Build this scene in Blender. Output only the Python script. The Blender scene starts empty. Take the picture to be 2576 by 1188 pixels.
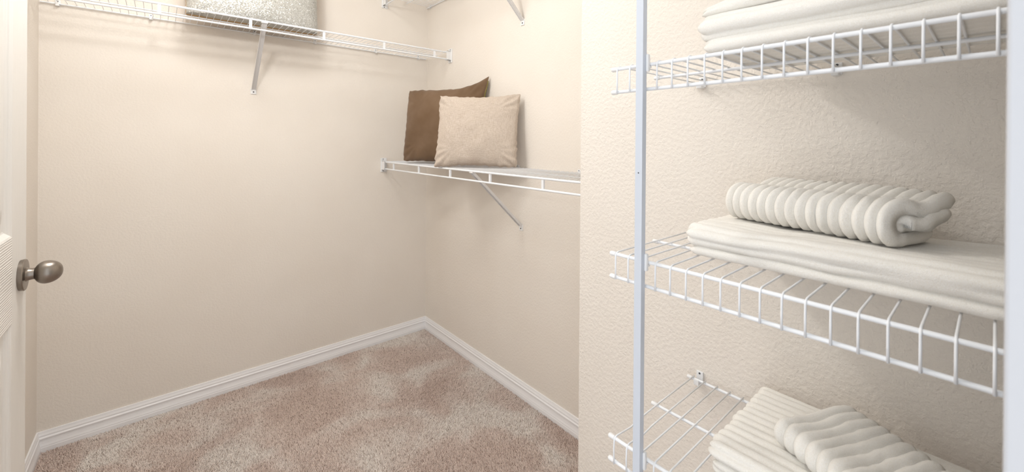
import bpy, bmesh, math, random
import numpy as np
from mathutils import Vector, Matrix, noise

random.seed(7)
np.random.seed(7)
scn = bpy.context.scene
COL = scn.collection

# ------------------------------------------------------------------ camera
CAM_H = 1.22
F_PX, Y_HOR = 1035.05, 357.55            # focal length and horizon row in a 2576 x 1188 frame
YAW, PITCH, ROLL = math.radians(49.5415), math.radians(0.1043), math.radians(0.4431)
f0 = Vector((math.cos(YAW), math.sin(YAW), 0)); r0 = Vector((math.sin(YAW), -math.cos(YAW), 0)); u0 = Vector((0, 0, 1))
fw = f0 * math.cos(PITCH) - u0 * math.sin(PITCH)
up = u0 * math.cos(PITCH) + f0 * math.sin(PITCH)
rt = r0 * math.cos(ROLL) + up * math.sin(ROLL)
upr = -r0 * math.sin(ROLL) + up * math.cos(ROLL)
cd = bpy.data.cameras.new('camera'); cam = bpy.data.objects.new('camera', cd); COL.objects.link(cam)
cam.matrix_world = Matrix(((rt.x, upr.x, -fw.x, 0), (rt.y, upr.y, -fw.y, 0), (rt.z, upr.z, -fw.z, CAM_H), (0, 0, 0, 1)))
cd.sensor_fit = 'HORIZONTAL'; cd.sensor_width = 36.0
cd.lens = F_PX / 2576 * 36.0
cd.shift_y = -(594 - Y_HOR) / 2576
cd.clip_start = 0.02
cd.dof.use_dof = True; cd.dof.focus_distance = 1.15; cd.dof.aperture_fstop = 6.0
scn.camera = cam

# ------------------------------------------------------------------ world, lamp strengths, exposure
w = bpy.data.worlds.new('world'); scn.world = w; w.use_nodes = True
bg = w.node_tree.nodes['Background']
bg.inputs['Color'].default_value = (0.92, 0.96, 1.0, 1); bg.inputs['Strength'].default_value = 1.52
LAMP_POS = (0.06, 1.22, 1.99); LAMP_R = 0.05; LAMP_L = 116.0
DOME_POS = (0.20, 1.48); DOME_R = 0.19; DOME_L = 22.5                 # unseen ceiling dome, added as soft fill to even out the closet
scn.view_settings.view_transform = 'Standard'; scn.view_settings.look = 'None'
scn.view_settings.gamma = 1.0; scn.view_settings.use_curve_mapping = False
scn.view_settings.exposure = 0.14

# ------------------------------------------------------------------ materials
def srgb(r, g, b):
    def c(v):
        v /= 255
        return v / 12.92 if v <= 0.04045 else ((v + 0.055) / 1.055) ** 2.4
    return (c(r), c(g), c(b), 1)

class M:
    """small node helper around one Principled material"""
    def __init__(s, name, col, rough=0.5, metal=0.0, spec=0.5):
        s.m = bpy.data.materials.new(name); s.m.use_nodes = True
        s.t = s.m.node_tree; s.b = s.t.nodes['Principled BSDF']
        s.b.inputs['Base Color'].default_value = col
        s.b.inputs['Roughness'].default_value = rough
        s.b.inputs['Metallic'].default_value = metal
        s.b.inputs['Specular IOR Level'].default_value = spec
    def n(s, typ, **kw):
        nd = s.t.nodes.new(typ)
        for k, v in kw.items():
            if k in nd.inputs: nd.inputs[k].default_value = v
            else: setattr(nd, k, v)
        return nd
    def l(s, a, b): s.t.links.new(a, b)
    def coord(s, scale=(1, 1, 1), kind='Object'):
        tc = s.n('ShaderNodeTexCoord'); mp = s.n('ShaderNodeMapping')
        mp.inputs['Scale'].default_value = scale
        s.l(tc.outputs[kind], mp.inputs['Vector']); return mp.outputs['Vector']
    def noise(s, scale, detail=3.0, rough=0.55, vec=None, **kw):
        nd = s.n('ShaderNodeTexNoise', Scale=scale, Detail=detail, Roughness=rough, **kw)
        if vec is not None: s.l(vec, nd.inputs['Vector'])
        return nd.outputs['Fac']
    def math(s, op, a, b):
        nd = s.n('ShaderNodeMath'); nd.operation = op
        for i, v in enumerate((a, b)):
            if isinstance(v, (int, float)): nd.inputs[i].default_value = v
            else: s.l(v, nd.inputs[i])
        return nd.outputs[0]
    def ramp(s, fac, stops):
        r = s.n('ShaderNodeValToRGB'); e = r.color_ramp.elements
        while len(e) < len(stops): e.new(0.5)
        for el, (p, c) in zip(e, stops): el.position = p; el.color = c
        s.l(fac, r.inputs['Fac']); return r.outputs['Color']
    def bump(s, height, dist, strength=1.0):
        b = s.n('ShaderNodeBump', Strength=strength, Distance=dist)
        s.l(height, b.inputs['Height']); s.l(b.outputs['Normal'], s.b.inputs['Normal'])
    def color(s, out): s.l(out, s.b.inputs['Base Color'])

def mix(a, b, t): return tuple(a[i] * (1 - t) + b[i] * t for i in range(3)) + (1,)

WALLC = srgb(238, 231, 222)
def wall_mat(name, bumpd):
    m = M(name, WALLC, 0.62, spec=0.3); v = m.coord()
    a = m.noise(120, 3.0, 0.55, v); b = m.noise(260, 2.0, 0.5, v); c = m.noise(3.0, 2, 0.5, v)
    sharp = m.ramp(a, [(0.38, (0, 0, 0, 1)), (0.62, (1, 1, 1, 1))])
    m.bump(m.math('ADD', m.math('MULTIPLY', sharp, 0.75), m.math('MULTIPLY', b, 0.35)), bumpd)
    m.color(m.ramp(c, [(0.3, mix(WALLC, srgb(235, 227, 217), 1)), (0.7, WALLC)]))
    return m.m
m_wall = wall_mat('painted_wall', 0.00045); m_wall_rough = wall_mat('rough_painted_wall', 0.0009)
m_ceil = M('ceiling_paint', srgb(240, 236, 230), 0.8, spec=0.2).m

mt = M('trim_paint', srgb(246, 245, 246), 0.38); mt.bump(mt.noise(60, 2, 0.5, mt.coord()), 0.0002); m_trim = mt.m

def grain_mat(name, scale, axis):
    m = M(name, srgb(238, 235, 230), 0.42); v = m.coord(scale)
    wv = m.n('ShaderNodeTexWave', Scale=1.0, Distortion=6.0, Detail=2.0)
    wv.bands_direction = axis
    wv.inputs['Detail Scale'].default_value = 0.7
    m.l(v, wv.inputs['Vector']); m.bump(wv.outputs['Fac'], 0.0007, 0.8); return m.m
mj = M('shaded_trim_paint', srgb(190, 191, 195), 0.4); mj.bump(mj.noise(60, 2, 0.5, mj.coord()), 0.0002); m_trim_shaded = mj.m  # trim white greyed down: the jamb's weaker light is put into the colour
m_grain_h = grain_mat('door_grain_level', (4, 5, 62), 'Z')
m_grain_v = grain_mat('door_grain_upright', (5, 62, 4), 'Y')

mw = M('white_wire_coating', srgb(240, 242, 245), 0.28); mw.bump(mw.noise(300, 2, 0.5, mw.coord()), 0.00008); m_wire = mw.m
mp = M('white_plastic', srgb(238, 238, 238), 0.4); mp.bump(mp.noise(200, 2, 0.5, mp.coord()), 0.0001); m_plastic = mp.m
mpo = M('grey_white_post_paint', srgb(206, 212, 222), 0.35); mpo.bump(mpo.noise(150, 2, 0.5, mpo.coord()), 0.00008); m_post = mpo.m
mbr = M('white_steel_brace', srgb(224, 222, 221), 0.35); mbr.bump(mbr.noise(150, 2, 0.5, mbr.coord()), 0.00008); m_brace = mbr.m
m_screw = M('dark_screw', srgb(92, 94, 100), 0.4, 0.8).m

mk = M('brushed_nickel', srgb(148, 140, 132), 0.31, 1.0)
mk.b.inputs['Anisotropic'].default_value = 0.5
mk.bump(mk.noise(1.0, 2, 0.5, mk.coord((1500, 60, 60))), 0.00003)
m_knob = mk.m

def towel_mat(name, col):
    m = M(name, col, 0.95, spec=0.1); v = m.coord()
    a = m.noise(1100, 3.0, 0.65, v); b = m.noise(420, 2.0, 0.6, v)
    m.bump(m.math('ADD', a, m.math('MULTIPLY', b, 0.8)), 0.0012, 0.7)
    m.color(m.ramp(a, [(0.30, mix(col, srgb(236, 226, 208), 0.6)), (0.55, col)]))
    m.b.inputs['Sheen Weight'].default_value = 0.25
    m.b.inputs['Sheen Roughness'].default_value = 0.5
    return m.m
m_towel = towel_mat('cream_terry', srgb(253, 250, 244))

mb = M('brown_velvet', srgb(112, 86, 60), 0.9, spec=0.1)
bv = mb.coord()
mb.color(mb.ramp(mb.noise(7, 3, 0.55, bv), [(0.3, srgb(108, 85, 63)), (0.72, srgb(128, 105, 84))]))
mb.bump(mb.noise(900, 2, 0.5, bv), 0.0004)
mb.b.inputs['Sheen Weight'].default_value = 0.2; m_brown = mb.m

ml = M('beige_linen', srgb(196, 177, 158), 0.88, spec=0.15)
l1 = ml.noise(1.0, 2, 0.6, ml.coord((520, 45, 520))); l2 = ml.noise(1.0, 2, 0.6, ml.coord((45, 520, 520)))
ls = ml.math('MULTIPLY', ml.math('ADD', l1, l2), 0.5)
ml.color(ml.ramp(ls, [(0.34, srgb(182, 166, 150)), (0.5, srgb(199, 185, 171)), (0.66, srgb(212, 200, 189))]))
ml.bump(ls, 0.0006); m_linen = ml.m

mq = M('sequin', srgb(238, 238, 230), 0.3, 0.35)
gi = mq.n('ShaderNodeNewGeometry')
mq.color(mq.ramp(gi.outputs['Random Per Island'], [(0.0, srgb(184, 183, 176)), (0.5, srgb(200, 199, 194)), (1.0, srgb(222, 222, 219))]))
m_sequin = mq.m
ms = M('sequin_mesh_cloth', srgb(212, 209, 199), 0.8); ms.bump(ms.noise(500, 2, 0.5, ms.coord()), 0.0006); m_seqcloth = ms.m
mtan = M('tan_cotton', srgb(196, 166, 128), 0.9, spec=0.1); mtan.bump(mtan.noise(600, 2, 0.5, mtan.coord()), 0.0004); m_tan = mtan.m
mz = M('green_gold_zip', srgb(122, 112, 40), 0.55); mz.bump(mz.noise(400, 2, 0.5, mz.coord()), 0.0006); m_zip = mz.m

CARPET = srgb(206, 176, 163)
def carpet_mat(name, island):
    m = M(name, CARPET, 0.95, spec=0.05); v = m.coord()
    patch = m.noise(3.1, 2.0, 0.5, v, Distortion=0.6)
    base = m.ramp(patch, [(0.38, srgb(232, 212, 201)), (0.5, srgb(242, 225, 215)), (0.62, srgb(255, 246, 238))])
    if island:
        gi = m.n('ShaderNodeNewGeometry')
        var = m.ramp(gi.outputs['Random Per Island'], [(0.0, (0.48, 0.42, 0.39, 1)), (0.10, (0.72, 0.68, 0.66, 1)), (0.5, (0.97, 0.97, 0.97, 1)), (1.0, (1.0, 1.0, 1.0, 1))])
    else:
        var = m.ramp(m.noise(500, 2, 0.5, v), [(0.3, (0.5, 0.45, 0.42, 1)), (0.7, (0.9, 0.9, 0.9, 1))])
    mx = m.n('ShaderNodeMix', data_type='RGBA', blend_type='MULTIPLY'); mx.inputs[0].default_value = 1
    m.l(base, mx.inputs[6]); m.l(var, mx.inputs[7]); m.color(mx.outputs[2])
    return m.m
m_carpet = carpet_mat('carpet_pile_fibre', True); m_carpet_base = carpet_mat('carpet_backing', False)

me_ = M('lamp_glass', srgb(255, 250, 240), 0.4)
me_.b.inputs['Emission Color'].default_value = (1.0, 0.99, 0.97, 1); me_.b.inputs['Emission Strength'].default_value = LAMP_L
m_glow = me_.m
md_ = M('fill_dome_glow', srgb(255, 250, 240), 0.5)
md_.b.inputs['Emission Color'].default_value = (1.0, 0.99, 0.97, 1); md_.b.inputs['Emission Strength'].default_value = DOME_L
m_fill_dome = md_.m

# ------------------------------------------------------------------ mesh helpers
class G:
    """collects vertices and faces; build() links them as one mesh object"""
    def __init__(s): s.v = []; s.f = []
    def add(s, vs, fs):
        o = len(s.v); s.v += [tuple(p) for p in vs]; s.f += [tuple(i + o for i in f) for f in fs]; return s
    def box(s, a, b, ch=0.0):
        x0, y0, z0 = (min(a[i], b[i]) for i in range(3)); x1, y1, z1 = (max(a[i], b[i]) for i in range(3))
        if ch <= 0:
            return s.add([(x, y, z) for x in (x0, x1) for y in (y0, y1) for z in (z0, z1)],
                         [(0, 1, 3, 2), (4, 6, 7, 5), (0, 4, 5, 1), (2, 3, 7, 6), (0, 2, 6, 4), (1, 5, 7, 3)])
        bm = bmesh.new(); bmesh.ops.create_cube(bm, size=1)
        for v in bm.verts: v.co = Vector(((x0 + x1) / 2 + v.co.x * (x1 - x0), (y0 + y1) / 2 + v.co.y * (y1 - y0), (z0 + z1) / 2 + v.co.z * (z1 - z0)))
        bmesh.ops.bevel(bm, geom=bm.edges[:], offset=ch, segments=2, affect='EDGES', profile=0.5)
        bm.verts.index_update()
        s.add([v.co[:] for v in bm.verts], [[v.index for v in f.verts] for f in bm.faces]); bm.free(); return s
    def tube(s, pts, r, n=8, caps=True, radii=None):
        pts = [Vector(p) for p in pts]; vs = []; fs = []; prev = None
        for i, p in enumerate(pts):
            d = (pts[min(i + 1, len(pts) - 1)] - pts[max(i - 1, 0)]).normalized()
            if prev is None:
                a = Vector((0, 0, 1)) if abs(d.z) < 0.9 else Vector((1, 0, 0)); e1 = d.cross(a).normalized()
            else: e1 = (prev - d * prev.dot(d)).normalized()
            prev = e1; e2 = d.cross(e1); rr = radii[i] if radii else r
            vs += [p + (e1 * math.cos(2 * math.pi * k / n) + e2 * math.sin(2 * math.pi * k / n)) * rr for k in range(n)]
        for i in range(len(pts) - 1):
            fs += [(i * n + k, i * n + (k + 1) % n, (i + 1) * n + (k + 1) % n, (i + 1) * n + k) for k in range(n)]
        if caps: fs += [tuple(reversed(range(n))), tuple(range((len(pts) - 1) * n, len(pts) * n))]
        return s.add(vs, fs)
    def lathe(s, prof, axis='z', org=(0, 0, 0), n=40):
        vs = []; fs = []
        for a, r in prof:
            for k in range(n):
                c, q = r * math.cos(2 * math.pi * k / n), r * math.sin(2 * math.pi * k / n)
                p = {'z': (c, q, a), 'x': (a, c, q), 'y': (q, a, c)}[axis]
                vs.append(tuple(p[i] + org[i] for i in range(3)))
        for i in range(len(prof) - 1):
            fs += [(i * n + k, i * n + (k + 1) % n, (i + 1) * n + (k + 1) % n, (i + 1) * n + k) for k in range(n)]
        fs += [tuple(reversed(range(n))), tuple(range((len(prof) - 1) * n, len(prof) * n))]
        return s.add(vs, fs)
    def extrude(s, prof, a, b, along, ma=0.0, mb=0.0):
        """profile [(out, z)] swept from a to b; along(t, out, z) gives the point; ma, mb mitre the ends by out"""
        n = len(prof); vs = [along(a + ma * o, o, z) for o, z in prof] + [along(b + mb * o, o, z) for o, z in prof]
        fs = [(i, (i + 1) % n, n + (i + 1) % n, n + i) for i in range(n)] + [tuple(reversed(range(n))), tuple(range(n, 2 * n))]
        return s.add(vs, fs)
    def mesh(s, name, mat, smooth=False):
        me = bpy.data.meshes.new(name); me.from_pydata(s.v, [], s.f); me.materials.append(mat)
        bm = bmesh.new(); bm.from_mesh(me); bmesh.ops.recalc_face_normals(bm, faces=bm.faces[:]); bm.to_mesh(me); bm.free()
        if smooth:
            me.polygons.foreach_set('use_smooth', [True] * len(me.polygons))
            if smooth != 'all': me.set_sharp_from_angle(angle=math.radians(38))
        me.update(); return me
    def build(s, name, mat, parent=None, smooth=False, loc=None, **tags):
        return link(name, s.mesh(name, mat, smooth), parent, loc, **tags)

def link(name, me, parent=None, loc=None, **tags):
    o = bpy.data.objects.new(name, me); COL.objects.link(o)
    if parent is not None: o.parent = parent
    if loc is not None: o.location = loc
    for k, v in tags.items(): o[k] = v
    return o
def thing(name, label, category, loc=(0, 0, 0), rotz=0.0, **tags):
    o = link(name, None, None, loc, label=label, category=category, **tags); o.rotation_euler = (0, 0, rotz); return o

# ------------------------------------------------------------------ the room
YA, XB, XD, XC, YC = 2.392, 1.313, -0.361, 0.915, 0.769      # back wall, right wall, left wall, nook wall and its end
CEIL = 2.44; YE = -0.30; T = 0.1
def st(name, g, mat, label, cat, **k): return g.build(name, mat, None, kind='structure', label=label, category=cat, **k)
st('floor', G().box((XD - T, -0.9, -0.05), (XB + T, YA + T, 0.0)), m_carpet_base, 'carpet backing under the taupe pile of the closet floor', 'floor')
st('wall_back', G().box((XD - T, YA, 0), (XB + T, YA + T, CEIL)), m_wall, 'beige textured wall behind the long wire shelf with the sequinned cushion', 'wall')
st('wall_right', G().box((XB, YC - 0.3, 0), (XB + T, YA, CEIL)), m_wall, 'beige textured wall behind the brown and linen cushions', 'wall')
st('wall_left', G().box((XD - T, 0.45, 0), (XD, YA, CEIL)), m_wall, 'narrow strip of beige wall behind the open door', 'wall')
st('wall_nook', G().box((XC, YE, 0), (XB, YC, CEIL)), m_wall_rough, 'rough beige wall behind the towel shelves', 'wall')
st('wall_front', G().box((0.375, YE - 0.1, 0), (XB, YE, CEIL)), m_wall, 'beige return wall closing the towel nook beside the white jamb', 'wall')
st('ceiling', G().box((XD - T, -0.05, CEIL), (XB + T, YA + T, CEIL + 0.05)), m_ceil, 'plain white ceiling over the closet', 'ceiling')

BB = [(0, 0), (0.0135, 0), (0.0135, 0.020), (0.0125, 0.0225), (0.0125, 0.026), (0.0105, 0.034), (0.0092, 0.043), (0.0092, 0.049), (0.0108, 0.052),
      (0.0108, 0.056), (0.0078, 0.060), (0.0078, 0.066), (0.0058, 0.072), (0.0046, 0.080), (0, 0.080)]
st('baseboard_back', G().extrude(BB, XD, XB, lambda t, o, z: (t, YA - o, z), 1, -1), m_trim, 'white moulded baseboard along the back wall', 'baseboard')
st('baseboard_right', G().extrude(BB, YC, YA, lambda t, o, z: (XB - o, t, z), 0, -1), m_trim, 'white moulded baseboard along the wall under the cushion shelf', 'baseboard')
st('baseboard_left', G().extrude(BB, 0.60, YA, lambda t, o, z: (XD + o, t, z), 0, -1), m_trim, 'short white moulded baseboard behind the open door', 'baseboard')
# jamb at the opening of the towel nook
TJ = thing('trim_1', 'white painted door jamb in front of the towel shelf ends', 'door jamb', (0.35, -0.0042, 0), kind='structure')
G().box((0, -0.070, 0), (0.022, 0, CEIL), 0.0015).build('casing_board', m_trim_shaded, TJ)
G().box((0.022, YE + 0.0042, 0), (0.10, -0.004, CEIL), 0.001).build('jamb_board', m_trim_shaded, TJ)
# hinge-side jamb of the door
TH = thing('trim_2', 'white hinge jamb of the panelled door', 'door jamb', (XD, 0.45, 0), kind='structure')
G().box((0, 0, 0), (0.136, 0.10, 2.05), 0.002).build('jamb_board', m_trim, TH)

# carpet pile ------------------------------------------------------
sp = 0.0040
gx, gy = np.meshgrid(np.arange(XD + 0.012, XB - 0.010, sp), np.arange(0.62, YA - 0.010, sp))
P = np.stack([gx.ravel(), gy.ravel()], 1); P += np.random.uniform(-0.45, 0.45, P.shape) * sp
P = P[~((P[:, 0] > XC - 0.004) & (P[:, 1] < YC + 0.004))]
P = P[(P[:, 0] > XD + 0.0142) & (P[:, 0] < XB - 0.0142) & (P[:, 1] < YA - 0.0142)]
n = len(P)
lean = 0.5 * (np.sin(P[:, 0] * 6.1 + 1.7 * np.sin(P[:, 1] * 4.3)) + np.sin(P[:, 1] * 5.2 - 1.1 * np.sin(P[:, 0] * 7.7)))
hgt = np.random.uniform(0.0045, 0.0075, n); ang = np.random.uniform(0, 2 * np.pi, n)
tipx = P[:, 0] + np.random.normal(0, 0.0016, n) + lean * 0.0018; tipy = P[:, 1] + np.random.normal(0, 0.0016, n) - lean * 0.0018
edge = (tipx < XD + 0.0142) | (tipx > XB - 0.0142) | (tipy > YA - 0.0142)
tipx = np.where(edge, P[:, 0], tipx); tipy = np.where(edge, P[:, 1], tipy)
V = np.zeros((n, 6, 3)); rad = np.random.uniform(0.0015, 0.0023, n)
for k in range(3):
    a = ang + k * 2.0944
    V[:, k, 0] = P[:, 0] + np.cos(a) * rad; V[:, k, 1] = P[:, 1] + np.sin(a) * rad; V[:, k, 2] = 0.0
    V[:, k + 3, 0] = tipx + np.cos(a + 0.6) * rad * 0.75; V[:, k + 3, 1] = tipy + np.sin(a + 0.6) * rad * 0.75; V[:, k + 3, 2] = hgt
V[:, :, 0] = np.clip(V[:, :, 0], XD + 0.0138, XB - 0.0138); V[:, :, 1] = np.minimum(V[:, :, 1], YA - 0.0138)
base = (np.arange(n) * 6)[:, None]
F = np.concatenate([base + np.array(t)[None, :] for t in ((0, 1, 4), (0, 4, 3), (1, 2, 5), (1, 5, 4), (2, 0, 3), (2, 3, 5), (3, 4, 5))], 1).reshape(-1, 3)
me = bpy.data.meshes.new('carpet_pile')
me.vertices.add(n * 6); me.vertices.foreach_set('co', V.ravel())
me.loops.add(F.size); me.loops.foreach_set('vertex_index', F.ravel().astype(np.int32))
me.polygons.add(len(F)); me.polygons.foreach_set('loop_start', np.arange(0, F.size, 3, dtype=np.int32)); me.polygons.foreach_set('loop_total', np.full(len(F), 3, np.int32))
me.update(); me.validate(); me.materials.append(m_carpet)
link('carpet_pile', me, kind='stuff', label='taupe cut-pile carpet with lighter brushed patches on the closet floor', category='carpet')

# ------------------------------------------------------------------ door
DX, DY1, DW, DT = -0.225, 1.382, 0.80, 0.035         # room face, free edge, width, thickness
D = thing('door_1', 'open white moulded panel door with an egg shaped nickel knob', 'door', (DX, DY1, 0), kind='structure')
zt, zb, ST = 2.04, 0.012, 0.113
rows = [(0.24, 0.848), (1.020, 1.66), (1.76, 1.93)]
MUN = 0.10; cols = []
inw = DW - 2 * ST
cols = [(-ST - (inw - MUN) / 2, -ST), (-DW + ST, -DW + ST + (inw - MUN) / 2)]
G().box((-DT, -DW, zb), (-0.012, 0, zt)).build('door_core', m_trim, D)
fb = -0.0121
G().box((fb, -ST, zb), (0, 0, zt), 0.0008).build('stile', m_grain_v, D)
G().box((fb, -DW, zb), (0, -DW + ST, zt), 0.0008).build('stile', m_grain_v, D)
zs = [zb] + [z for r in rows for z in r] + [zt]
for i in range(0, len(zs), 2):
    G().box((fb, -DW + ST, zs[i]), (0, -ST, zs[i + 1])).build('rail', m_grain_h, D)
for z0, z1 in rows:
    G().box((fb, cols[1][1], z0), (0, cols[0][0], z1)).build('muntin', m_grain_v, D)
    for y0, y1 in cols:
        rings = [(0, 0), (0.004, -0.0015), (0.012, -0.0085), (0.016, -0.0095), (0.030, -0.0095), (0.036, -0.0075), (0.060, -0.002), (0.064, -0.0015)]
        vs = []; fs = []
        for ins, dep in rings: vs += [(dep, y0 + ins, z0 + ins), (dep, y1 - ins, z0 + ins), (dep, y1 - ins, z1 - ins), (dep, y0 + ins, z1 - ins)]
        for i in range(len(rings) - 1):
            for k in range(4): fs.append((i * 4 + k, i * 4 + (k + 1) % 4, i * 4 + 4 + (k + 1) % 4, i * 4 + 4 + k))
        q = (len(rings) - 1) * 4; fs.append((q, q + 1, q + 2, q + 3))
        G().add(vs, fs).build('panel', m_grain_v, D)
KY, KZ = -0.050, 0.929
egg = [(0.0195 + 0.0425 * (1 - math.cos(a)) / 2, 0.0243 * math.sin(a) ** 0.84 * (1 + 0.10 * math.cos(a))) for a in [math.pi * k / 28 for k in range(1, 28)]]
kn_o = G().lathe([(0.0205, 0.0120)] + [e for e in egg if e[1] > 0.0120 or e[0] > 0.04] + [(0.0621, 0.0006)], 'x', (0, KY, KZ), 48).build('door_knob', m_knob, D, smooth=True)
G().lathe([(-0.001, 0.0315), (0.0065, 0.0330), (0.0082, 0.0318), (0.0086, 0.0285), (0.0088, 0.015)], 'x', (0, KY, KZ), 48).build('rose', m_knob, kn_o, smooth=True)
G().lathe([(0.0080, 0.0158), (0.0100, 0.0138), (0.0130, 0.0126), (0.0170, 0.0119), (0.0215, 0.0118)], 'x', (0, KY, KZ), 40).build('neck', m_knob, kn_o, smooth=True)
for z in (0.25, 1.02, 1.8):
    G().tube([(-0.006, -DW - 0.006, z - 0.045), (-0.006, -DW - 0.006, z + 0.045)], 0.006, 12).build('hinge', m_knob, D, smooth=True)
for nm in [o for o in D.children if o.name.startswith('hinge')]: nm.location.y = 0.004

# ------------------------------------------------------------------ wire shelves
def rail(name, par, x0, x1, y, z, r, caps=0):
    o = G().tube([(x0, y, z), (x1, y, z)], r, 12).build(name, m_wire, par, smooth=True)
    if caps:
        g = G().lathe([(x1 - 0.0055, r * 1.2), (x1 - 0.005, r * 1.34), (x1 + 0.004, r * 1.40), (x1 + 0.0062, r * 1.1), (x1 + 0.007, r * 0.5)], 'x', (0, y, z), 16)
        g.build('end_cap', m_plastic, o, smooth=True)
    return o
def wall_clip(par, x, back_y):
    g = G()
    g.box((x - 0.0075, 0.0, -0.006), (x + 0.0075, 0.004, 0.016), 0.0012)          # plate on the wall
    g.box((x - 0.0055, 0.002, -0.0085), (x + 0.0055, back_y + 0.006, -0.0050), 0.0008)   # hook under the rail
    g.box((x - 0.0055, back_y + 0.0045, -0.0085), (x + 0.0055, back_y + 0.0075, 0.003), 0.0008)
    o = g.build('wall_clip', m_plastic, par)
    G().lathe([(0.004, 0.0022), (0.0052, 0.0018)], 'y', (x, 0, 0.0115), 10).build('screw', m_screw, o)
def brace(par, x, depth, z_top, z_foot):
    wd = 0.0085; g = G()
    a = Vector((x, depth - 0.004, z_top)); b = Vector((x, 0.006, z_foot + 0.012)); d = (b - a).normalized(); nrm = Vector((0, -d.z, d.y))
    def strip(off0, off1, hw):
        vs = [p + Vector((sx * hw, 0, 0)) + nrm * off for p in (a, b) for sx in (-1, 1) for off in (off0, off1)]
        g.add(vs, [(0, 1, 3, 2), (4, 6, 7, 5), (0, 4, 5, 1), (2, 3, 7, 6), (0, 2, 6, 4), (1, 5, 7, 3)])
    strip(-0.0015, 0.0015, wd)                                       # web
    for sx in (-1, 1):                                               # folded flanges
        vs = [p + Vector((sx * wd + q, 0, 0)) + nrm * off for p in (a, b) for q in (-0.001, 0.001) for off in (-0.0055, 0.0055)]
        g.add(vs, [(0, 1, 3, 2), (4, 6, 7, 5), (0, 4, 5, 1), (2, 3, 7, 6), (0, 2, 6, 4), (1, 5, 7, 3)])
    g.box((x - 0.013, depth - 0.012, z_top - 0.002), (x + 0.013, depth + 0.0045, z_top + 0.003), 0.001)   # saddle under the front rail
    o = g.build('support_brace', m_brace, par)
    f = G().box((x - 0.0125, 0.0, z_foot - 0.013), (x + 0.0125, 0.0045, z_foot + 0.016), 0.002).build('brace_foot', m_plastic, o)
    G().lathe([(0.0044, 0.0036), (0.0058, 0.0028)], 'y', (x, 0, z_foot - 0.002), 12).build('screw', m_screw, o)
def end_bracket(par, x, sgn, depth):
    """moulded bracket on the side wall at local x holding the two front rails; sgn points into the shelf"""
    g = G()
    g.box((x, depth - 0.019, -0.060), (x + sgn * 0.006, depth + 0.019, 0.024), 0.002)
    g.box((x + sgn * 0.004, depth - 0.011, -0.0475), (x + sgn * 0.034, depth + 0.012, -0.0445), 0.0008)
    g.box((x + sgn * 0.004, depth - 0.011, 0.0045), (x + sgn * 0.034, depth + 0.012, 0.0075), 0.0008)
    g.box((x + sgn * 0.004, depth + 0.0065, -0.0475), (x + sgn * 0.034, depth + 0.012, 0.0075), 0.0008)
    o = g.build('end_bracket', m_plastic, par)
    for z in (0.017, -0.054):
        a, b = x + sgn * 0.0058, x + sgn * 0.0072
        G().lathe([(min(a, b), 0.003), (max(a, b), 0.0024)] if sgn > 0 else [(min(a, b), 0.0024), (max(a, b), 0.003)], 'x', (0, depth + 0.004, z), 12).build('screw', m_screw, o)

LIP = 0.0404
def hang_shelf(label, loc, rotz, length, depth, wire0, nwire, spacers, clips, braces, brackets, x0=0.004, x1=None, mid=0.15):
    """double front rail shelf; local x runs along the wall, y out of it, z = 0 at the rails"""
    x1 = length - 0.004 if x1 is None else x1
    s = thing('wire_shelf', label, 'wire shelf', loc, rotz)
    bk = 0.0085
    rail('back_rail', s, x0, x1, bk, 0, 0.0030); rail('middle_rail', s, x0, x1, mid, 0, 0.0030)
    rail('front_rail', s, 0.006, length - 0.006, depth, 0, 0.0042); rail('lower_front_rail', s, 0.006, length - 0.006, depth, -LIP, 0.0042)
    wm = G().tube([(0, bk - 0.004, 0.0042), (0, depth + 0.003, 0.0042)], 0.00125, 6).mesh('deck_wire', m_wire, True)
    for i in range(nwire): link('deck_wire', wm, s, (wire0 + 0.0254 * i, 0, 0))
    sm = G().box((-0.0055, depth - 0.006, -LIP + 0.002), (0.0055, depth + 0.0015, -0.002), 0.0008).mesh('spacer', m_wire)
    for x in spacers: link('spacer', sm, s, (x, 0, 0))
    for x in clips: wall_clip(s, x, bk)
    for x, zf in braces: brace(s, x, depth, -0.0065, zf)
    for x, sg in brackets: end_bracket(s, x, sg, depth)
    return s
ZA, ZB, ZB2 = 1.7448, 1.0895, 2.075
# long shelf on the back wall: local x = XB - X
hang_shelf('long white wire shelf on the back wall carrying a sequinned cushion', (XB, YA, ZA), math.pi, XB - XD, 0.2833, 0.022, 65,
           [XB - x for x in (-0.311, -0.008, 0.295, 0.598, 0.901, 1.204)], [XB - x for x in (-0.311, -0.036, 0.351, 0.631, 0.966, 1.246)],
           [(XB - 0.348, 1.457 - ZA)], [(0, 1), (XB - XD, -1)], x0=0.015, x1=XB - XD - 0.004)
# right wall shelves: local x = Y - Y0
Y0 = YC + 0.004; LB = YA - Y0
hang_shelf('white wire shelf on the right wall holding the brown and linen cushions', (XB, Y0, ZB), math.pi / 2, LB, 0.2915, 0.012, 63,
           [y - Y0 for y in (2.253, 1.947, 1.641, 1.336, 1.030)], [y - Y0 for y in (2.33, 1.87, 1.49, 1.109)], [(1.465 - Y0, 0.806 - ZB)], [(LB, -1), (0, 1)])
hang_shelf('high white wire shelf above the brown and linen cushions', (XB, Y0, ZB2), math.pi / 2, LB, 0.2915, 0.012, 63,
           [y - Y0 for y in (2.253, 1.947, 1.641, 1.336, 1.030)], [y - Y0 for y in (2.35, 1.87, 1.49, 1.109)], [(1.465 - Y0, 1.787 - ZB2)], [(LB, -1), (0, 1)])

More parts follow.
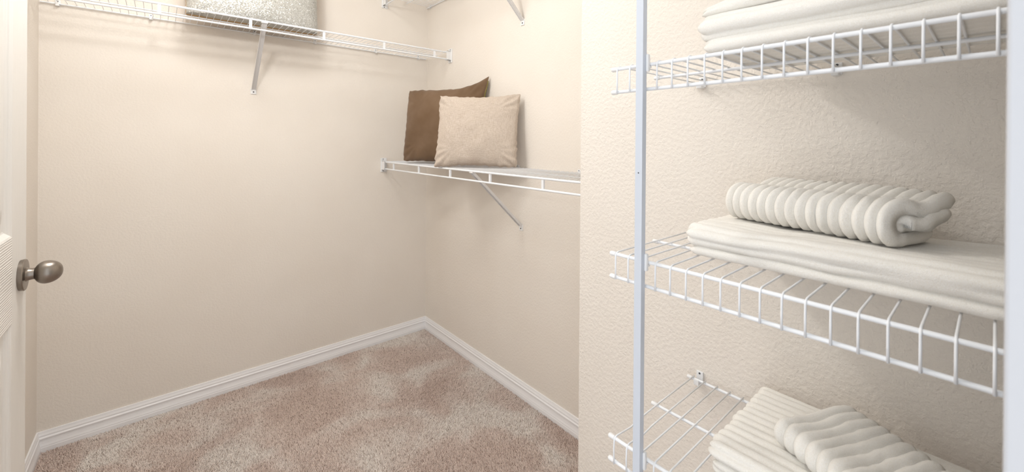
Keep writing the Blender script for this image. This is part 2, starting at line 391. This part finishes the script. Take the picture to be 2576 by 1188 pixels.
def linen_shelf(label, z, bent=False):
    yL = 0.4376; yR = YE + 0.004; L = yL - yR; dep = XC - 0.6123; bk = XC - 0.9013; mid = XC - 0.7534; r = 0.0031
    s = thing('wire_shelf', label, 'wire shelf', (XC, yR, z), math.pi / 2)
    rail('back_rail', s, 0.001, L, bk, 0, 0.0029, 1); rail('middle_rail', s, 0.001, L, mid, 0, 0.0029, 1)
    rail('front_rail', s, 0.001, L, dep, 0, r, 1); rail('lower_front_rail', s, 0.001, L, dep, -LIP, r, 1)
    wr = 0.00145; zc = 0.0029 + wr - 0.0002; out = dep + r + wr - 0.0002
    arc = [(0, dep - 0.0042 + (out - dep + 0.0042) * math.sin(a), -0.0038 + (zc + 0.0038) * math.cos(a)) for a in [math.pi / 2 * k / 6 for k in range(7)]]
    wm = G().tube([(0, bk - 0.0035, zc), (0, dep * 0.5, zc), (0, dep - 0.020, zc)] + arc + [(0, out, -0.02), (0, out, -LIP - 0.0022)], wr, 8).mesh('deck_wire', m_wire, 'all')
    wb = G().tube([(0, bk - 0.0035, zc), (0, dep * 0.5, zc), (-0.0005, dep - 0.075, zc - 0.001), (-0.001, dep - 0.045, zc - 0.0035), (0, dep - 0.016, zc - 0.0015)] + arc + [(0.0006, out, -0.02), (0, out, -LIP - 0.0022)], wr, 8).mesh('deck_wire', m_wire, 'all')
    i = 0
    while L - 0.0075 - 0.0254 * i > 0.006:
        link('deck_wire', wb if bent and i < 2 else wm, s, (L - 0.0075 - 0.0254 * i, 0, 0)); i += 1
    for y in (0.421, 0.182, -0.06): wall_clip(s, y - yR, bk)
    return s
Z1, Z2, Z3 = 1.3484, 1.0222, 0.6969
linen_shelf('topmost white wire towel shelf on the post, holding the thickest towel stack', Z1)
linen_shelf('white wire towel shelf halfway up the post, holding the rolled hand towel', Z2)
linen_shelf('lowest white wire towel shelf on the post, with a bent end wire', Z3, True)

# upright post in front of the towel shelves
PX, PY = 0.5935, 0.3705
PO = thing('shelf_post', 'slim pale grey square post standing in front of the towel shelves', 'post', (PX, PY, 0))
g = G()
g.box((0, 0, 0), (0.0016, 0.0130, CEIL), 0.0004); g.box((0.0012, 0, 0), (0.0112, 0.0014, CEIL)); g.box((0.0012, 0.0116, 0), (0.0112, 0.0130, CEIL)); g.box((0.0100, 0.0010, 0), (0.0112, 0.0120, CEIL))
g.build('post_channel', m_post, PO)
for z in (Z1, Z2, Z3):
    g = G().box((0.0075, -0.0048, z - 0.013), (0.0150, 0.0002, z + 0.016), 0.0022)
    g.box((0.0135, -0.0048, z - 0.006), (0.0190, 0.0125, z - 0.0034), 0.0008)
    g.build('post_clip', m_plastic, PO, smooth=True)
g = G().lathe([(-0.0004, 0.0012), (0.0002, 0.0012)], 'x', (0, 0.0065, 1.17), 10).build('pin_hole', m_screw, PO)

# ------------------------------------------------------------------ towels
def fbm(p, s): return noise.noise(Vector(p) * s)
def slab(g, x0, x1, y0, y1, z0, z1, per, amp, seed=0, sag=0.003, taper=None, rend=0.013, irr=0.0):
    """one folded layer: rounded slab, ribs run along Y; x1 > x0 is the wall side, y1 > y0 the open left end"""
    H = z1 - z0; R = H / 2; W = x1 - x0; ns_t = max(20, int((W - H) / 0.0022)); ns_a = max(16, int(math.pi * R / 0.0018))
    prof = []; s = 0.0
    for k in range(ns_t): prof.append((x1 - R - (W - 2 * R) * k / ns_t, z1, 0, 1))
    for k in range(ns_a): a = math.pi / 2 + math.pi * k / ns_a; prof.append((x0 + R + R * math.cos(a), z0 + R + R * math.sin(a), math.cos(a), math.sin(a)))
    for k in range(ns_t): prof.append((x0 + R + (W - 2 * R) * k / ns_t, z0, 0, -1))
    for k in range(ns_a): a = -math.pi / 2 + math.pi * k / ns_a; prof.append((x1 - R + R * math.cos(a), z0 + R + R * math.sin(a), math.cos(a), math.sin(a)))
    n = len(prof); acc = [0.0]
    for i in range(1, n): acc.append(acc[-1] + math.hypot(prof[i][0] - prof[i - 1][0], prof[i][1] - prof[i - 1][1]))
    tot = acc[-1] + math.hypot(prof[0][0] - prof[-1][0], prof[0][1] - prof[-1][1]); cnt = max(6, round(tot / per))
    ys = []; e = rend
    for k in range(9): ys.append((y1 - e * (1 - math.sin(math.pi / 2 * (1 - k / 8))), math.cos(math.pi / 2 * (1 - k / 8))))
    m = max(8, int((y1 - y0 - 2 * e) / 0.006))
    for k in range(1, m): ys.append((y1 - e - (y1 - y0 - 2 * e) * k / m, 1.0))
    for k in range(9): ys.append((y0 + e * (1 - math.sin(math.pi / 2 * k / 8)), math.cos(math.pi / 2 * k / 8)))
    vs = []; fs = []; cz = z0 + R
    for j, (y, q) in enumerate(ys):
        for i, (x, z, nx, nz) in enumerate(prof):
            rib = amp * (abs(math.sin(math.pi * cnt * acc[i] / tot + 0.35 * fbm((x, y, seed), 9))) ** 0.7 - 0.6) * (1 - irr + irr * (0.5 + 1.6 * fbm((x * 2, y * 1.3, z * 3 + seed), 13)))
            wob = sag * fbm((x * 0.6, y, seed + 3.1), 11)
            ins = (1 - q) * min(R * 0.75, 0.012)
            px = x + nx * (rib - ins) + 0.002 * fbm((y, z, seed), 14); pz = z + nz * (rib - ins) + (wob if nz > -0.2 else 0.0)
            if nz < -0.3: pz = max(pz, z0)
            if q < 0.999: pz = cz + (pz - cz) * (0.72 + 0.28 * q)
            lim = 0.004 * fbm((x, z * 2, seed + 8), 40) if j < 12 else 0.0      # ragged open end
            yy = y + lim + 0.0035 * (abs(math.sin(math.pi * cnt * acc[i] / tot)) - 0.5) * (1 if j < 10 else 0)
            if taper: pz = z0 + (pz - z0) * taper(yy, px)
            vs.append((px, yy, pz))
    for j in range(len(ys) - 1):
        for i in range(n): fs.append((j * n + i, j * n + (i + 1) % n, (j + 1) * n + (i + 1) % n, (j + 1) * n + i))
    fs += [tuple(range(n)), tuple(reversed(range((len(ys) - 1) * n, len(ys) * n)))]
    g.add(vs, fs)
def bath_towel(label, layers, z, **k):
    g = G()
    for a in layers: slab(g, *a, **k)
    cx = sum(p[0] for p in g.v) / len(g.v); cy = sum(p[1] for p in g.v) / len(g.v); g.v = [(p[0] - cx, p[1] - cy, p[2] - z) for p in g.v]
    return g.build('bath_towel', m_towel, None, 'all', (cx, cy, z), label=label, category='towel', group='folded bath towels on the wire shelves')
dk = 0.0029 + 0.0029 + 0.0010
zz = Z1 + dk
round_end = lambda y, x: 1.0 - 0.55 * max(0.0, min(1.0, (y - 0.10) / 0.20)) ** 1.6
def bath_towel_top():
    g = G()
    slab(g, 0.630, 0.848, -0.26, 0.290, zz, zz + 0.024, 0.026, 0.0030, 1)
    slab(g, 0.624, 0.852, -0.26, 0.298, zz + 0.0215, zz + 0.058, 0.030, 0.0055, 2)
    slab(g, 0.634, 0.858, -0.26, 0.296, zz + 0.0545, zz + 0.098, 0.030, 0.0055, 4, taper=round_end)
    g.v = [(p[0] - 0.74, p[1] - 0.02, p[2] - zz) for p in g.v]
    g.build('bath_towel', m_towel, None, 'all', (0.74, 0.02, zz), label='thickest cream bath towel, folded three deep on the topmost towel shelf', category='towel')
bath_towel_top()
z2 = Z2 + dk
bath_towel('cream bath towel lying flat under the hand towel with upright ribs',
           [(0.686, 0.890, -0.26, 0.336, z2, z2 + 0.021, 0.024, 0.0040, 5, 0.003, None, 0.013, 0.8), (0.680, 0.893, -0.26, 0.342, z2 + 0.0170, z2 + 0.051, 0.021, 0.0060, 6, 0.004, None, 0.013, 0.75)], z2)
z3 = Z3 + dk
bath_towel('cream ribbed bath towel on the lowest towel shelf under a skewed hand towel',
           [(0.655, 0.885, -0.26, 0.284, z3, z3 + 0.026, 0.0185, 0.0048, 7), (0.652, 0.889, -0.26, 0.288, z3 + 0.0235, z3 + 0.050, 0.0185, 0.0052, 8)], z3)

def hand_towel(label, org, z, direction, L, Dp, H, tk, per, amp, inner=True, shear=0.03, seed=0, dip=0.006, rise=0.0):
    """folded ribbed towel: front fold lies along `direction`, depth to its left-hand normal; ribs wrap over the fold"""
    dx, dy = direction; ln = math.hypot(dx, dy); e = Vector((dx / ln, dy / ln, 0)); d = Vector((-e.y, e.x, 0))
    g = G(); cnt = round(L / per)
    def path(front, back_lo, back_hi, zlo, zhi, waves):
        R = (zhi - zlo) / 2; p = []
        m1 = max(6, int((back_lo - front - R) / 0.006)); m2 = max(6, int((back_hi - front - R) / 0.006))
        for k in range(m1): p.append((back_lo + (front + R - back_lo) * k / m1, zlo))
        for k in range(15): a = -math.pi / 2 - math.pi * k / 14; p.append((front + R + R * math.cos(a) * 1.0, zlo + R + R * math.sin(a)))
        for k in range(1, m2 + 1):
            t = k / m2; p.append((front + R + (back_hi - front - R) * t, zhi - waves * math.sin(math.pi * min(1, t * 1.35)) ** 2 + rise * t * t))
        return p
    def sweep(p, sd):
        n = len(p); nor = []
        for i in range(n):
            a = p[max(i - 1, 0)]; b = p[min(i + 1, n - 1)]; tx, tz = b[0] - a[0], b[1] - a[1]; q = math.hypot(tx, tz)
            nor.append((-tz / q, tx / q))
        nl = cnt * 10; prof_n = 2 * n; vs = []; fs = []
        for j in range(nl + 1):
            t = j / nl; ph = abs(math.sin(math.pi * cnt * t)) ** 0.62
            for side in (1, -1):
                rng = range(n) if side == 1 else range(n - 1, -1, -1)
                for i in rng:
                    endr = min(1.0, math.sqrt(max(0.0, min(i, n - 1 - i) / 2.0)) * 0.55 + 0.45)
                    off = side * (tk / 2 * endr) + (amp * (ph - 0.55) if side == 1 else amp * 0.3 * (ph - 0.5))
                    u = p[i][0] + nor[i][0] * off; zv = p[i][1] + nor[i][1] * off
                    s = max(0.0, (i - n * 0.5) / (n * 0.5)); s = s * s * (3 - 2 * s)
                    lo = t * L + shear * s + 0.003 * fbm((u * 3, t * L, sd), 22)
                    P3 = e * lo + d * (u + 0.004 * fbm((t * L, zv, sd), 9)); vs.append((P3.x, P3.y, max(zv + 0.0025 * fbm((u, t * L, sd + 5), 16) * s, 0.0)))
        for j in range(nl):
            for i in range(prof_n): fs.append((j * prof_n + i, j * prof_n + (i + 1) % prof_n, (j + 1) * prof_n + (i + 1) % prof_n, (j + 1) * prof_n + i))
        for j in (0, nl):
            for i in range(n - 1): fs.append((j * prof_n + i, j * prof_n + i + 1, j * prof_n + prof_n - 2 - i, j * prof_n + prof_n - 1 - i))
        g.add(vs, fs)
    sweep(path(0.0, Dp, Dp * 0.96, tk / 2 + 0.001, H - tk / 2, dip), seed)
    if inner: sweep(path(tk * 1.15, Dp * 0.97, Dp * 0.80, tk * 1.62, H - tk * 1.72, dip * 0.5), seed + 2)
    return g.build('hand_towel', m_towel, None, 'all', (org[0], org[1], z), label=label, category='towel')
hand_towel('loosely rolled cream hand towel with upright ribs on the flat bath towel', (0.800, 0.321), z2 + 0.054, (-0.075, -0.247), 0.246, 0.108, 0.062, 0.0165, 0.0154, 0.0078, seed=1, shear=0.024, dip=0.007, rise=0.012)
hand_towel('skewed cream hand towel with wide ribs on the lowest bath towel', (0.727, 0.215), z3 + 0.0535, (-0.5, -0.86), 0.27, 0.150, 0.038, 0.0150, 0.0170, 0.0068, inner=False, shear=-0.012, seed=4, dip=0.003)
hand_towel('cream hand towel on top of the thickest bath towel', (0.700, 0.262), zz + 0.104, (0.02, -1), 0.26, 0.120, 0.045, 0.0165, 0.0165, 0.005, seed=7, shear=0.01)

# ------------------------------------------------------------------ cushions
def cushion_surface(w, h, t, side, n=64, pinch=0.06, seed=0, ear=0.0, wr=1.0, corner=(0, 0, 0, 0), plump=0.42, bottom_t=0.0, flat=1.0, soft=0.035):
    """one face of a knife-edge cushion; corner = extra reach of TL, TR, BL, BR"""
    vs = []
    for j in range(n + 1):
        for i in range(n + 1):
            u = -1 + 2 * i / n; v = -1 + 2 * j / n
            u = math.sin(u * math.pi / 2) * 0.35 + u * 0.65; v = math.sin(v * math.pi / 2) * 0.35 + v * 0.65
            x = u * w / 2 * (1 - pinch * (1 - v * v)); y = v * h / 2 * (1 - pinch * (1 - u * u))
            rc = 1 - soft * (abs(u) * abs(v)) ** 5; x *= rc; y *= rc
            bx = (1 - u * u); by = (1 - v * v)
            th = t / 2 * (max(0, bx) ** plump) * (max(0, by) ** plump) * (1 + bottom_t * -v)
            rim = max(abs(u), abs(v)); cor = (abs(u) * abs(v))
            wk = 0.010 * wr * cor ** 3 * (1 - rim ** 12) * math.sin(13 * math.atan2(abs(v) - 0.55, abs(u) - 0.5) + seed + 2 * (u > 0) + (v > 0))
            wk += 0.0045 * wr * noise.noise(Vector((u * 2.2 + seed, v * 2.2, side * 3 + seed))) * (1 - rim ** 8)
            wk += 0.0028 * wr * noise.noise(Vector((u * 6 + seed, v * 6, 5 + side))) * rim ** 3 * (1 - rim ** 14)
            ex = 0.0042 * wr * noise.noise(Vector((v * 9 + seed, u * 9, 2.2))) * rim ** 8
            for k, (su, sv) in enumerate(((-1, 1), (1, 1), (-1, -1), (1, -1))):
                c = max(0, u * su) ** 3 * max(0, v * sv) ** 3
                x += su * corner[k] * c * 0.45; y += sv * corner[k] * c
            y = max(y, -h / 2 * flat)
            vs.append((x + ex, y + ex, side * (th + wk * (1 if th > 0.004 else th / 0.004))))
    fs = [(j * (n + 1) + i, j * (n + 1) + i + 1, (j + 1) * (n + 1) + i + 1, (j + 1) * (n + 1) + i) for j in range(n) for i in range(n)]
    return vs, fs
def pose(center, e1, lean, roll=0.0):
    """width along e1 (horizontal), face towards the room; lean tips the top back"""
    e1 = Vector((e1[0], e1[1], 0)).normalized(); nb = Vector((-e1.y, e1.x, 0)); z = Vector((0, 0, 1))
    e2 = z * math.cos(lean) + nb * math.sin(lean)
    e1r = e1 * math.cos(roll) + e2 * math.sin(roll); e2r = e2 * math.cos(roll) - e1 * math.sin(roll); n = e1r.cross(e2r)
    m = Matrix.Identity(4)
    for i in range(3): m[i][0], m[i][1], m[i][2], m[i][3] = e1r[i], e2r[i], n[i], center[i]
    return m
def rim_points(w, h, **k):
    vs, _ = cushion_surface(w, h, 0.0, 1, **k); n = 64; q = n + 1
    idx = [i for i in range(q)] + [q * j + n for j in range(1, q)] + [q * n + i for i in range(n - 1, -1, -1)] + [q * j for j in range(n - 1, 0, -1)]
    return [Vector((vs[i][0], vs[i][1], 0)) for i in idx]
def cushion(name, label, mats, w, h, t, mtx, zipper=None, seam=None, **k):
    base = link(name, None, label=label, category='cushion'); base.matrix_world = mtx
    f = G().add(*cushion_surface(w, h, t, 1, **k)).build('front_cover', mats[0], base, 'all')
    b = G().add(*cushion_surface(w, h, t, -1, **k)).build('back_cover', mats[1], base, 'all')
    pts = rim_points(w, h, **{q: v for q, v in k.items() if q not in ('bottom_t', 'plump')}); pts.append(pts[0])
    G().tube(pts, 0.0016, 6, caps=False).build('seam', seam or mats[0], base, 'all')
    if zipper:
        a, c = zipper; G().tube([p + Vector((0.0012, 0, -0.0015)) for p in pts[a:c]], 0.0032, 8).build('zipper', m_zip, base, 'all', label='green and gold zip edge')
    return base
cushion('throw_cushion', 'dark brown velvety square cushion with one raised pointed corner', (m_brown, m_brown), 0.476, 0.405, 0.125,
        pose((1.150, 1.925, 1.304), (0.463, -0.886), math.radians(7.5)), zipper=(106, 126), pinch=0.045, seed=1.3, wr=1.0, corner=(0.0, 0.058, 0.0, 0.0))
cushion('throw_cushion', 'square linen cushion in pale beige leaning in front of a brown one', (m_linen, m_linen), 0.405, 0.345, 0.115,
        pose((1.138, 1.590, 1.268), (0.604, -0.797), math.radians(10.5)), pinch=0.05, seed=4.1, wr=1.5, corner=(0.008, 0.008, 0.012, 0.0))
SQ = dict(pinch=0.03, seed=2.2, wr=0.6, plump=0.30, bottom_t=0.22, flat=0.82)
sqm = pose((0.340, 2.262, ZA + 0.0055 + 0.199), (1, 0), math.radians(3))
sq = cushion('sequin_cushion', 'silvery white sequinned cushion with a tan back on the long shelf', (m_seqcloth, m_tan), 0.535, 0.47, 0.185, sqm, seam=m_tan, **SQ)
vs, fs = cushion_surface(0.535, 0.47, 0.185, 1, **SQ); nq = 65
VG = np.array(vs).reshape(nq, nq, 3); SV = []; SF = []
rows_n, cols_n = 140, 156
for a in range(rows_n):
    for b in range(cols_n):
        s = (b + 0.5 * (a % 2) + random.uniform(-0.2, 0.2) + 0.5) / (cols_n + 1) * (nq - 1); r = (a + random.uniform(-0.2, 0.2) + 0.5) / rows_n * (nq - 1)
        i0, j0 = min(nq - 2, max(0, int(s))), min(nq - 2, max(0, int(r))); fu, fv = s - i0, r - j0
        p = (VG[j0, i0] * (1 - fu) + VG[j0, i0 + 1] * fu) * (1 - fv) + (VG[j0 + 1, i0] * (1 - fu) + VG[j0 + 1, i0 + 1] * fu) * fv
        du = VG[j0, i0 + 1] - VG[j0, i0]; dv = VG[j0 + 1, i0] - VG[j0, i0]; nn = Vector(np.cross(du, dv)).normalized()
        nn = (nn + Vector((random.gauss(0, 0.17), random.gauss(0, 0.17), random.gauss(0, 0.1)))).normalized()
        e1 = nn.orthogonal().normalized(); e2 = nn.cross(e1); c = Vector(p) + nn * 0.0012; o = len(SV)
        SV += [tuple(c + (e1 * math.cos(k * math.pi / 3) + e2 * math.sin(k * math.pi / 3)) * 0.0020) for k in range(6)]; SF.append(tuple(range(o, o + 6)))
sm = bpy.data.meshes.new('sequins'); sm.from_pydata(SV, [], SF); sm.materials.append(m_sequin); sm.update()
link('sequins', sm, sq, kind='stuff')

# ------------------------------------------------------------------ ceiling lamp and added fill dome
LP = thing('ceiling_lamp', 'small round glass ceiling lamp above the closet entrance', 'lamp', (LAMP_POS[0], LAMP_POS[1], CEIL))
G().lathe([(-0.030, 0.055), (-0.020, 0.075), (0.0, 0.08)], 'z', (0, 0, 0), 32).build('canopy', m_plastic, LP, smooth=True)
G().tube([(0, 0, -0.03), (0, 0, LAMP_POS[2] - CEIL + LAMP_R * 0.9)], 0.010, 12).build('stem', m_plastic, LP, smooth=True)
G().lathe([(LAMP_POS[2] - CEIL + LAMP_R * math.cos(a), max(0.0005, LAMP_R * math.sin(a))) for a in [math.pi * k / 16 for k in range(17)]][::-1], 'z', (0, 0, 0), 24).build('globe', m_glow, LP, smooth=True)
DM = thing('added_fill_dome', 'unseen wide dome added as soft fill light on the closet ceiling', 'lamp', (DOME_POS[0], DOME_POS[1], CEIL))
G().lathe([(-0.022, DOME_R), (-0.018, DOME_R + 0.012), (0.0, DOME_R + 0.012)], 'z', (0, 0, 0), 48).build('trim_ring', m_plastic, DM, smooth=True)
G().lathe([(-0.022 - 0.045 * math.cos(a), max(0.001, (DOME_R - 0.002) * math.sin(a))) for a in [math.pi / 2 * k / 10 for k in range(11)]], 'z', (0, 0, 0), 48).build('dome', m_fill_dome, DM, smooth=True)
